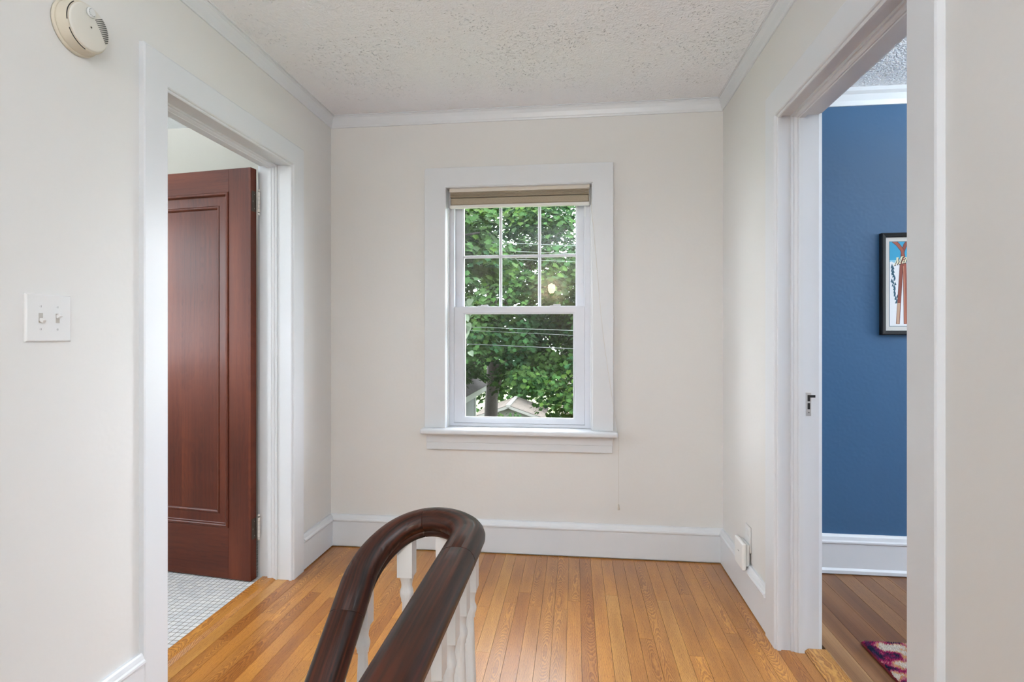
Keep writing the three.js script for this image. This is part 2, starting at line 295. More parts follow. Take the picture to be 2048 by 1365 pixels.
// ---------------------------------------------------------------- window of the hall
const win = thing('window_1'); structure(win, 'white double-hung window with a six-pane upper sash looking onto maples', 'window');
{
  const zf = ZB + 0.02;
  const casing = new THREE.Shape(); const ox0 = -0.836, ox1 = 0.205, oy1 = 2.138, ix0 = WX0 + 0.004, ix1 = WX1 - 0.002, iy1 = 2.032, y0 = 0.687, rr = 0.018;
  casing.moveTo(ox0, y0); casing.lineTo(ix0, y0); casing.lineTo(ix0, iy1); casing.lineTo(ix1, iy1); casing.lineTo(ix1, y0); casing.lineTo(ox1, y0); casing.lineTo(ox1, oy1 - 0.004); casing.lineTo(ox1 - 0.004, oy1);
  casing.lineTo(ox0 + rr, oy1); casing.quadraticCurveTo(ox0, oy1, ox0, oy1 - rr); casing.lineTo(ox0, y0);
  const cg = new THREE.ExtrudeGeometry(casing, { depth: 0.018, bevelEnabled: true, bevelThickness: 0.002, bevelSize: 0.002, bevelOffset: -0.002, bevelSegments: 2, curveSegments: 6 }); cg.translate(0, 0, ZB); mesh('casing', cg, trimPaint, win);
  // wooden jamb lining from casing to the sash frame and through the wall
  mesh('jamb_lining', merge([box(WX0 - 0.001, WX0 + 0.006, 0.67, WY1, ZB - 0.175, zf - 0.004), box(WX1 - 0.006, WX1 + 0.001, 0.67, WY1, ZB - 0.175, zf - 0.004), box(WX0, WX1, WY1 - 0.006, WY1 + 0.001, ZB - 0.175, zf - 0.004)]), trimPaint, win);
  mesh('stop_bead', merge([rbox(WX0 + 0.004, WX0 + 0.012, 0.687, 1.925, ZB - 0.055, ZB - 0.035, 0.003), rbox(WX1 - 0.012, WX1 - 0.004, 0.687, 1.925, ZB - 0.055, ZB - 0.035, 0.003)]), trimPaint, win);
  // stool with rounded nose, apron with a line
  mesh('stool', merge([rbox(-0.852, 0.228, 0.657, 0.687, ZB, ZB + 0.068, 0.011, 4), box(WX0 + 0.005, WX1 - 0.005, 0.657, 0.687, ZB - 0.17, ZB + 0.01)]), trimPaint, win);
  mesh('apron', merge([rbox(-0.826, 0.2, 0.606, 0.658, ZB, ZB + 0.0185, 0.003), rbox(-0.826, 0.2, 0.567, 0.6065, ZB, ZB + 0.016, 0.003), rbox(-0.82, 0.195, 0.6, 0.612, ZB, ZB + 0.0155, 0.001)]), trimPaint, win);
  // vinyl frame
  const F = (x0, x1, y0, y1, z0, z1, w, wb, wt) => merge([rbox(x0, x0 + w, y0, y1, z0, z1, 0.0025), rbox(x1 - w, x1, y0, y1, z0, z1, 0.0025), rbox(x0 + w - 0.004, x1 - w + 0.004, y0, y0 + wb, z0, z1, 0.0025), rbox(x0 + w - 0.004, x1 - w + 0.004, y1 - wt, y1, z0, z1, 0.0025)]);
  mesh('frame', merge([rbox(-0.718, -0.6845, 0.687, 2.028, -3.17, -3.075, 0.0025), rbox(0.0535, 0.093, 0.687, 2.028, -3.17, -3.075, 0.0025), rbox(-0.69, 0.06, 0.687, 0.705, -3.17, -3.075, 0.0025), rbox(-0.69, 0.06, 1.98, 2.028, -3.17, -3.075, 0.0025), rbox(-0.69, -0.674, 1.3, 2.0, -3.17, -3.142, 0.002), rbox(0.043, 0.06, 1.3, 2.0, -3.17, -3.142, 0.002)]), vinyl, win);
  mesh('track', merge([rbox(-0.687, -0.682, 1.36, 1.93, -3.115, -3.07, 0.002), rbox(0.051, 0.056, 1.36, 1.93, -3.115, -3.07, 0.002)]), vinyl, win);
  // lower sash
  const lo = mesh('lower_sash', merge([F(-0.684, 0.053, 0.706, 1.366, -3.105, -3.076, 0.052, 0.03, 0.036)]), vinyl, win);
  mesh('glazing_bead', merge([F(-0.634, 0.003, 0.734, 1.332, -3.1, -3.081, 0.013, 0.007, 0.008)]), vinyl, lo);
  const pane = (x0, x1, y0, y1, z, par) => { const g = new THREE.PlaneGeometry(x1 - x0, y1 - y0); g.translate((x0 + x1) / 2, (y0 + y1) / 2, z); return mesh('pane', g, glass, par); };
  pane(-0.626, -0.005, 0.737, 1.328, -3.091, lo);
  for (const x of [-0.52, -0.11]) mesh('sash_lock', merge([rbox(x - 0.03, x + 0.03, 1.366, 1.372, -3.1, -3.082, 0.002), rbox(x - 0.012, x + 0.03, 1.371, 1.378, -3.097, -3.085, 0.003)]), vinyl, lo);
  // upper sash with muntins
  const up = mesh('upper_sash', merge([F(-0.683, 0.052, 1.33, 1.99, -3.14, -3.112, 0.043, 0.036, 0.04)]), vinyl, win);
  mesh('glazing_bead', merge([F(-0.643, 0.012, 1.362, 1.955, -3.137, -3.118, 0.009, 0.008, 0.008)]), vinyl, up);
  const gx = [-0.636, -0.4235, -0.2005, 0.007], gy = [1.366, 1.6555, 1.952];
  for (const x of [gx[1], gx[2]]) mesh('muntin', rbox(x - 0.0085, x + 0.0085, 1.364, 1.954, -3.135, -3.119, 0.006, 3), vinyl, up);
  for (let i = 0; i < 3; i++) mesh('muntin', rbox(gx[i] + (i ? 0.008 : 0), gx[i + 1] - (i < 2 ? 0.008 : 0), gy[1] - 0.0085, gy[1] + 0.0085, -3.135, -3.119, 0.006, 3), vinyl, up);
  for (let i = 0; i < 3; i++) for (let j = 0; j < 2; j++) pane(gx[i] + (i ? 0.0085 : 0), gx[i + 1] - (i < 2 ? 0.0085 : 0), gy[j] + (j ? 0.0085 : 0), gy[j + 1] - (j < 1 ? 0.0085 : 0), -3.127, up);
  for (const [x, y] of [[-0.667, 1.43], [0.036, 1.49]]) mesh('tilt_latch', merge([rbox(x - 0.006, x + 0.006, y, y + 0.03, -3.113, -3.11, 0.001), rbox(x - 0.004, x + 0.004, y + 0.006, y + 0.028, -3.112, -3.107, 0.001)]), vinyl, up);
  for (const x of [-0.684, 0.054]) mesh('balance_cover', rbox(x - 0.004, x + 0.004, 1.86, 1.935, -3.075, -3.069, 0.001), trimPaint, win);
}

// ---------------------------------------------------------------- raised cellular blind with pull cord
{
  const b = thing('window_blind', -0.313, 1.97, -3.04); tag(b, 'raised taupe cellular blind at the top of the hall window', 'blind');
  const linen = dataTexture(256, 256, (x, y) => { const v = 0.86 + 0.14 * (0.5 * nA(x * 128, y * 64, 128, 64) + 0.5 * nB(x * 40, y * 128, 40, 128)); return [v, v, v]; }); linen.repeat.set(10, 10);
  const cloth = std({ color: 0xb3a692, map: linen, roughness: 0.9 }), cream = std({ color: 0xd9d2c6, roughness: 0.5 }), X0 = -0.392, X1 = 0.396;
  mesh('headrail', rbox(X0 + 0.002, X1 - 0.002, 0.038, 0.062, -0.024, 0.006, 0.004), cream, b);
  for (let i = 0; i < 4; i++) mesh('pleat', sweep([[X0 + 0.008, 0.034 - i * 0.0075, -0.008], [X1 - 0.008, 0.034 - i * 0.0075, -0.008]], [0, 1, 0], [[-0.012, -0.003], [-0.014, 0], [-0.012, 0.003], [0.01, 0.0035], [0.01, -0.0035]]), cloth, b);
  mesh('folded_fabric', rbox(X0 + 0.008, X1 - 0.008, -0.034, 0.006, -0.022, 0.005, 0.008, 4), cloth, b);
  mesh('bottom_rail', rbox(X0 + 0.004, X1 - 0.004, -0.05, -0.034, -0.024, 0.006, 0.004), std({ color: 0xe4e2de, roughness: 0.4 }), b);
  mesh('cord_lock', rbox(X1 - 0.016, X1 - 0.004, 0.04, 0.058, 0.0, 0.014, 0.002), cream, b);
  const cordMat = std({ color: 0xcfcac2, roughness: 0.8 });
  mesh('side_cord', tube([[X1 - 0.01, 0.045, 0.013], [X1 - 0.006, 0.0, 0.014], [X1 - 0.003, -0.05, 0.012]], 0.0012, 10, 6), cordMat, b);
  mesh('pull_cord', tube([[X1 + 0.001, 0.03, 0.016], [X1 + 0.006, -0.08, 0.04], [X1 + 0.02, -0.24, 0.065], [0.463, -0.77, 0.075], [0.533, -1.25, 0.085], [0.543, -1.305, 0.078], [0.544, -1.45, 0.062], [0.544, -1.672, 0.06]], 0.0009, 80, 6), cordMat, b);
  mesh('tassel', (() => { const g = lathe([[0.001, 0.014], [0.0035, 0.012], [0.0045, 0], [0.006, -0.012], [0.0055, -0.016], [0.001, -0.016]], 12); g.translate(0.544, -1.682, 0.06); return g; })(), std({ color: 0xbdb6ab, roughness: 0.5 }), b);
}

// ---------------------------------------------------------------- bathroom: shell, tiles, door
structure(mesh('wall_bathroom_back', wall('z', XB - 0.15, XL - TL, -0.25, CE + 0.2, ZB - 0.18, ZB - 0.002), bathPaint), 'grey-beige bathroom wall behind the open door', 'wall');
structure(mesh('wall_bathroom_left', wall('x', ZB - 0.18, ZBB + 0.15, -0.25, CE + 0.2, XB - 0.15, XB, [[-2.05, -1.05, 0.95, 2.1]]), bathPaint), 'grey-beige bathroom wall around the unseen window', 'wall');
structure(mesh('wall_bathroom_front', wall('z', XB - 0.15, XL - TL, -0.25, CE + 0.2, ZBB, ZBB + 0.15), bathPaint), 'grey-beige near wall of the bathroom', 'wall');
structure(mesh('ceiling_bathroom', box(XB - 0.15, XL - TL, CE - 0.02, CE + 0.15, ZB - 0.18, ZBB + 0.15), ceilPaint), 'white ceiling of the bathroom', 'ceiling');
function plainWindow(name, across, at, a0, a1, y0, y1, label) {
  const g = thing(name); structure(g, label, 'window');
  const B = (p0, p1, q0, q1, d0, d1) => across === 'x' ? rbox(at + d0, at + d1, q0, q1, p0, p1, 0.003) : rbox(p0, p1, q0, q1, at + d0, at + d1, 0.003);
  mesh('frame', merge([B(a0, a0 + 0.05, y0, y1, -0.03, 0.03), B(a1 - 0.05, a1, y0, y1, -0.03, 0.03), B(a0, a1, y0, y0 + 0.05, -0.03, 0.03), B(a0, a1, y1 - 0.05, y1, -0.03, 0.03), B(a0, a1, (y0 + y1) / 2 - 0.025, (y0 + y1) / 2 + 0.025, -0.03, 0.03)]), vinyl, g);
  for (const [q0, q1] of [[y0 + 0.05, (y0 + y1) / 2 - 0.025], [(y0 + y1) / 2 + 0.025, y1 - 0.05]]) {
    const p = new THREE.PlaneGeometry(a1 - a0 - 0.1, q1 - q0); if (across === 'x') p.rotateY(Math.PI / 2);
    p.translate(across === 'x' ? at : (a0 + a1) / 2, (q0 + q1) / 2, across === 'x' ? (a0 + a1) / 2 : at); mesh('pane', p, glass, g);
  }
}
plainWindow('window_2', 'x', XB - 0.08, -2.05, -1.05, 0.95, 2.1, 'unseen bathroom window in the far left wall, placed to light the right hall wall');  // out of view; sends light through the doorway onto the right hall wall
{
  const fl = thing('floor_bathroom'); structure(fl, 'white square mosaic tile floor of the bathroom', 'floor');
  const x1 = -1.547, p = 0.0262, ts = 0.0238, zE = ZB - 0.002, grout = std({ color: 0x857f76, roughness: 0.85 });
  mesh('grout', box(XB, x1, -0.25, 0.0006, zE, ZBB), grout, fl);
  const mats = [0xdbdcdc, 0xd2d4d5, 0xe1e1df].map((c) => std({ color: c, roughness: 0.28 }));
  const list = [], r = rng(77), nx = Math.floor((x1 - XB) / p), nz = Math.floor((ZBB - zE) / p);
  const c = Math.cos(YAW), s = Math.sin(YAW);
  for (let i = 0; i < nx; i++) for (let j = 0; j < nz; j++) {
    const x = x1 - p * (i + 0.5), z = zE + p * (j + 0.5), k = -s * x - c * z, u = 1024 + FOCAL * (c * x - s * z) / k, v = 672.5 + FOCAL * EYE / k;
    const seen = u > 338 && u < 530 && v > 1120 && v < 1310 && z < DL1 && z > -2.62; list.push([seen ? k : 99, x, z]);
  }
  list.sort((a, b) => a[0] - b[0]);
  const tg = new THREE.CylinderGeometry((ts - 0.0016) / Math.SQRT2, ts / Math.SQRT2, 0.0032, 4, 1).toNonIndexed(); tg.rotateY(Math.PI / 4); tg.computeVertexNormals();
  const rest = [];
  list.forEach(([k, x, z], n) => {
    if (n < 300 && k < 99) { const t = mesh('tile', tg, mats[Math.floor(r() * 3)], fl); t.position.set(x, -0.0004 + r() * 0.0003, z); } else { const q = tg.clone(); q.translate(x, -0.0004, z); rest.push(q); }
  });
  const st = mesh('tile_field', mergeGeometries(rest), mats[0], fl); st.userData.kind = 'stuff';
}
// the open panelled door, hinged on the far jamb
{
  const d = thing('door_1', -1.553, 0.008, -2.545); structure(d, 'red-brown panelled wooden door standing open into the bathroom', 'door');
  d.rotation.y = -0.13;                                     // leaf runs towards -x, a little past square
  const W = 0.8, H = 2.012, T = 0.04, st = 0.128, tr = 0.112, br = 0.25, m = 0.086;
  const woodUV = (g, vertical) => { const p = g.attributes.position, uv = g.attributes.uv; for (let i = 0; i < p.count; i++) vertical ? uv.setXY(i, p.getX(i) / 0.42 + p.getZ(i), p.getY(i) / 1.6) : uv.setXY(i, p.getY(i) / 0.42 + p.getZ(i), p.getX(i) / 1.6 + 0.3); return g; };
  const x0 = -W, x1 = -0.004;
  // local z: 0 is the bathroom-side face near the pin, +T is the face seen from the hall
  mesh('stile', woodUV(rbox(x1 - st, x1, 0, H, 0, T, 0.0015), true), mahogany, d); mesh('stile', woodUV(rbox(x0, x0 + st, 0, H, 0, T, 0.0015), true), mahogany, d);
  mesh('rail', woodUV(rbox(x0 + st, x1 - st, H - tr, H, 0.0002, T - 0.0002, 0.001), false), mahogany, d); mesh('rail', woodUV(rbox(x0 + st, x1 - st, 0, br, 0.0002, T - 0.0002, 0.001), false), mahogany, d);
  const px0 = x0 + st, px1 = x1 - st, py0 = br, py1 = H - tr;
  mesh('panel', woodUV(box(px0 + m - 0.01, px1 - m + 0.01, py0 + m - 0.01, py1 - m + 0.01, 0.012, T - 0.02), true), mahogany, d);
  const prof = [[0, -0.03], [0, 0.0035], [0.004, 0.006], [0.011, 0.006], [0.015, 0.003], [0.017, -0.008], [0.02, -0.010], [0.062, -0.0125], [0.066, -0.009], [0.072, -0.009], [0.077, -0.013], [0.08, -0.0205], [0.086, -0.0205], [0.086, -0.03]];
  const mid = (py0 + py1) / 2;
  const ring = [[px0, mid, T], [px0, py1, T], [px1, py1, T], [px1, py0, T], [px0, py0, T], [px0, mid, T]];
  const md = sweep(ring, [0, 0, 1], prof.map(([a, b]) => [-a, b])); mesh('panel_moulding', woodUV(md, true), mahogany, d);
  // hinges: leaf let into the hinge edge, knuckles and ball tips
  const bronze = std({ color: 0x4a4038, roughness: 0.45, metalness: 0.5 }), painted = std({ color: 0xd6d2cc, roughness: 0.4 });
  for (const y of [0.2, 1.8]) {
    const h = mesh('hinge', rbox(-0.0045, -0.0028, y, y + 0.1, 0.004, 0.034, 0.0005), bronze, d, 'dark bronze butt hinge with painted knuckles');
    for (let i = 0; i < 5; i++) mesh('knuckle', cyl(0.0068, 0.0068, 0.0188, 0.006, y + 0.01 + i * 0.02, -0.004, 14), painted, h);
    mesh('pin', cyl(0.0052, 0.0052, 0.1, 0.006, y + 0.05, -0.004, 10), dark, h);
    for (const q of [-1, 1]) mesh('tip', (() => { const g = new THREE.SphereGeometry(0.0066, 12, 8); g.translate(0.006, y + 0.05 + q * 0.058, -0.004); return g; })(), painted, h);
    for (const yy of [0.015, 0.05, 0.085]) mesh('screw', cyl(0.0028, 0.0028, 0.0008, -0.0026, y + yy, 0.02 + (yy === 0.05 ? 0.006 : -0.004), 8, 'x'), std({ color: 0x8a8178, roughness: 0.4, metalness: 0.6 }), h);
  }
  const brass = std({ color: 0x6b5c3c, roughness: 0.35, metalness: 0.8 });
  mesh('knob', merge([cyl(0.009, 0.009, 0.05, x0 + 0.06, 0.93, T + 0.02, 12, 'z'), (() => { const g = new THREE.SphereGeometry(0.027, 16, 12); g.scale(1, 1, 0.7); g.translate(x0 + 0.06, 0.93, T + 0.052); return g; })(), rbox(x0 + 0.035, x0 + 0.085, 0.84, 1.0, T - 0.001, T + 0.003, 0.002)]), brass, d);
}

// ---------------------------------------------------------------- bedroom: shell, floor, baseboard, picture, rug
const BX0 = XR + TR;
structure(mesh('wall_bedroom_back', wall('z', BX0, XE + 0.15, -0.25, CE + 0.2, ZB - 0.18, ZW), bluePaint), 'deep blue bedroom wall behind the ski poster', 'wall');
structure(mesh('wall_bedroom_right', wall('x', ZB - 0.18, ZE + 0.15, -0.25, CE + 0.2, XE, XE + 0.15, [[-2.3, -1.1, 0.75, 2.15]]), bluePaint), 'deep blue bedroom wall around the unseen window', 'wall');
structure(mesh('wall_bedroom_front', wall('z', BX0, XE + 0.15, -0.25, CE + 0.2, ZE, ZE + 0.15), bluePaint), 'deep blue near wall of the bedroom', 'wall');
structure(mesh('ceiling_bedroom', box(BX0, XE + 0.15, CE - 0.01, CE + 0.15, ZB - 0.18, ZE + 0.15), bedCeil), 'rough stippled bedroom ceiling above the blue wall', 'ceiling');
structure(mesh('trim_4', sweep([[BX0, CE - 0.01, ZW], [XE, CE - 0.01, ZW]], [0, 1, 0], [[0, 0], [0, -0.082], [-0.008, -0.082], [-0.014, -0.06], [-0.02, -0.03], [-0.034, -0.018], [-0.036, 0]]), trimPaint), 'white moulding above the blue bedroom wall', 'moulding');
plainWindow('window_3', 'x', XE + 0.07, -2.3, -1.1, 0.75, 2.15, 'unseen bedroom window in the right wall, lighting the blue wall from the right');  // out of view; lights the poster wall from the right
{
  const fl = thing('floor_bedroom'); structure(fl, 'worn brown wide-board floor of the bedroom', 'floor');
  mesh('subfloor', box(BX0, XE, -0.25, -0.019, ZW - 0.01, ZE), std({ color: 0x1d1510, roughness: 0.9 }), fl);
  const ws = [0.077, 0.077, 0.104, 0.0855, 0.0855]; let x = BX0 + 0.04, i = 0;
  while (x < XE - 0.02) { const w = ws[i % 5]; let z = ZW, e = ZW + (i % 2 ? 2.0 : 3.1); while (z < ZE - 0.01) { const q = Math.min(e, ZE); board(fl, 'plank', x, Math.min(XE, x + w) - 0.0016, -0.001, z, q - 0.001, bedWood, 1.6); z = q; e = q + 2.5; } x += w; i++; }
  const prof = [[0, 0.004], [-0.026, 0.004], [-0.026, 0.02], [-0.018, 0.03], [-0.018, 0.152], [-0.024, 0.156], [-0.024, 0.164], [-0.019, 0.17], [-0.014, 0.186], [-0.006, 0.197], [0, 0.197]];
  structure(mesh('baseboard_bedroom', sweep([[BX0, 0, ZW], [XE, 0, ZW]], [0, 1, 0], prof), trimPaint), 'tall white baseboard under the blue wall', 'baseboard');
}
{ // framed ski poster
  const cv = document.createElement('canvas'); cv.width = 360; cv.height = 512; const c = cv.getContext('2d');
  c.fillStyle = '#e9ebee'; c.fillRect(0, 0, 360, 512);
  c.fillStyle = '#2fa4cf'; c.fillRect(0, 0, 360, 118); c.fillStyle = '#8fd0e6'; c.fillRect(0, 112, 360, 16);
  c.fillStyle = '#f1f3f6'; c.beginPath(); c.moveTo(0, 128); c.lineTo(14, 120); c.lineTo(60, 150); c.lineTo(300, 140); c.lineTo(360, 120); c.lineTo(360, 512); c.lineTo(0, 512); c.fill();
  const r = rng(9); c.fillStyle = '#1d4f66';
  for (const x0 of [13, 300]) for (let i = 0; i < 34; i++) { const x = x0 + 2 + r() * (12 + i * 0.9), y = 150 + i * 6.8, w = 4 + r() * 4; c.beginPath(); c.moveTo(x, y - 15); c.lineTo(x - w, y + 6); c.lineTo(x + w, y + 4); c.fill(); }
  const ski = (p, col, edge, w) => { c.lineCap = 'butt'; c.lineJoin = 'round'; for (const [cc, lw] of [[edge, w + 5], [col, w]]) { c.strokeStyle = cc; c.lineWidth = lw; c.beginPath(); p.forEach(([x, y], i) => i ? c.lineTo(x, y) : c.moveTo(x, y)); c.stroke(); } };
  ski([[116, -6], [96, 22], [82, 60], [74, 140], [62, 330], [52, 496]], '#8e4433', '#54201a', 17);
  ski([[24, -4], [50, 18], [78, 54], [92, 140], [96, 330], [98, 496]], '#a3523d', '#54201a', 17);
  c.strokeStyle = '#d79a77'; c.lineWidth = 4; c.beginPath(); c.moveTo(86, 150); c.lineTo(93, 330); c.lineTo(95, 492); c.stroke();
  c.fillStyle = '#c9a58a'; c.beginPath(); c.moveTo(50, 370); c.lineTo(66, 370); c.lineTo(60, 494); c.lineTo(44, 494); c.fill();
  c.save(); c.translate(24, 146); c.transform(1, -0.22, -0.22, 1.25, 0, 0); c.font = 'italic bold 50px serif'; c.fillStyle = '#151515'; c.fillText('Mad', 4, 4); c.fillStyle = '#efe6c4'; c.fillText('Mad', 0, 0); c.restore();
  c.strokeStyle = '#6d8793'; c.lineWidth = 4; c.strokeRect(2, 2, 356, 508);
  const t = new THREE.CanvasTexture(cv); t.colorSpace = THREE.SRGBColorSpace;
  const f = thing('framed_poster', 1.7, 1.46, ZW); tag(f, 'black-framed ski poster on the blue bedroom wall', 'picture');
  const w = 0.36, h = 0.508, fw = 0.021, blk = std({ color: 0x090b0f, roughness: 0.65 });
  mesh('frame', sweep([[-w / 2, 0, 0], [-w / 2, h / 2, 0], [w / 2, h / 2, 0], [w / 2, -h / 2, 0], [-w / 2, -h / 2, 0], [-w / 2, 0, 0]], [0, 0, 1], [[0, 0.001], [0, 0.026], [-0.004, 0.03], [-fw + 0.003, 0.026], [-fw, 0.022], [-fw, 0.001]]), blk, f);
  mesh('mat_board', box(-w / 2 + fw - 0.004, w / 2 - fw + 0.004, -h / 2 + fw - 0.004, h / 2 - fw + 0.004, 0.006, 0.015), std({ color: 0xdcdad6, roughness: 0.8 }), f);
  const pg = new THREE.PlaneGeometry(w - 2 * fw - 0.036, h - 2 * fw - 0.04); pg.translate(0, 0, 0.0156); mesh('print', pg, std({ map: t, roughness: 0.5 }), f, 'printed sheet with crossed wooden skis and slanted script');
}
{ // rug
  const g = thing('rug', 1.104, 0, -2.282); tag(g, 'thick multicoloured rug with dark red edge on the brown bedroom boards', 'rug');
  const w = 1.3, l = 1.5;
  const col = (x, z) => { const a = nA(x * 16 + 3, z * 22), b = nB(x * 26, z * 34 + 2), q = nC(x * 60, z * 60); let k = a * 0.6 + b * 0.4 + (q - 0.5) * 0.35 + 0.3 * Math.exp(-((x - 0.06) ** 2) / 0.0012 - ((z - 0.03) ** 2) / 0.0009); return k < 0.33 ? [0.015, 0.02, 0.06] : k < 0.42 ? [0.12, 0.015, 0.09] : k < 0.53 ? [0.42, 0.02, 0.12] : k < 0.6 ? [0.62, 0.24, 0.26] : k < 0.67 ? [0.72, 0.4, 0.18] : [0.75, 0.68, 0.6]; };
  mesh('backing', rbox(0, w, 0.0005, 0.01, 0, l, 0.004), std({ color: 0x6d1120, roughness: 0.95 }), g);
  const tuft = new THREE.ConeGeometry(0.0021, 0.009, 5, 1), n = 15000, im = new THREE.InstancedMesh(tuft, std({ color: 0xffffff, roughness: 0.95 }), n), r = rng(31), M = new THREE.Matrix4(), q = new THREE.Quaternion(), e = new THREE.Euler();
  const cc = new THREE.Color();
  for (let i = 0; i < n; i++) { const near = i < 12000, x = 0.004 + r() * (near ? 0.3 : w - 0.01), z = 0.004 + r() * (near ? 0.42 : l - 0.01); e.set((r() - 0.5) * 0.9, r() * 6, (r() - 0.5) * 0.9); q.setFromEuler(e); M.compose(new V3(x, 0.0135 + r() * 0.003, z), q, new V3(near ? 1 : 2.2, 1, near ? 1 : 2.2)); im.setMatrixAt(i, M); const k = col(x, z); im.setColorAt(i, cc.setRGB(k[0], k[1], k[2])); }
  im.name = 'pile'; im.userData.kind = 'stuff'; im.castShadow = im.receiveShadow = true; g.add(im);
}

// ---------------------------------------------------------------- stairwell behind and below the frame
{
  const plaster = wallPaint, yB = -2.6;
  structure(mesh('wall_stair_left', box(XL - TL, XL, yB, -0.02, WELL_Z - 0.1, ZF), plaster), 'white side wall of the stairwell below the hall', 'wall');
  structure(mesh('wall_stair_right', box(WELL_X, WELL_X + 0.1, yB, -0.25, WELL_Z - 0.1, ZF), plaster), 'white wall under the landing beside the stairs', 'wall');
  structure(mesh('wall_stair_back', box(XL, WELL_X, yB, -0.25, WELL_Z - 0.2, WELL_Z - 0.1), plaster), 'white wall under the stair head', 'wall');
  structure(mesh('floor_stair_foot', box(XL - TL, WELL_X + 0.1, yB - 0.1, yB, WELL_Z - 0.2, ZF + 0.15), std({ color: 0x9a6a38, roughness: 0.5 })), 'floor at the foot of the stairs', 'floor');
  const st = thing('staircase'); structure(st, 'oak stairs with white risers going down beside the landing', 'stairs');
  for (let i = 1; i <= 12; i++) {
    const y = -0.19 * i, z = WELL_Z + 0.255 * (i - 1);
    mesh('tread', rbox(XL + 0.002, WELL_X - 0.002, y - 0.026, y, z - 0.02, z + 0.26, 0.008), oak[7], st);
    mesh('riser', box(XL + 0.002, WELL_X - 0.002, y, y + 0.19 - (i > 1 ? 0.026 : 0.03), z - 0.018, z), trimPaint, st);
  }
  structure(mesh('trim_nosing', merge([rbox(XL + 0.002, WELL_X + 0.005, -0.026, 0.001, WELL_Z + 0.0, WELL_Z + 0.045, 0.01, 3), rbox(WELL_X - 0.02, WELL_X + 0.02, -0.026, 0.001, WELL_Z + 0.04, ZF, 0.01, 3)]), oak[4]), 'oak nosing along the edge of the stair opening', 'nosing');
}

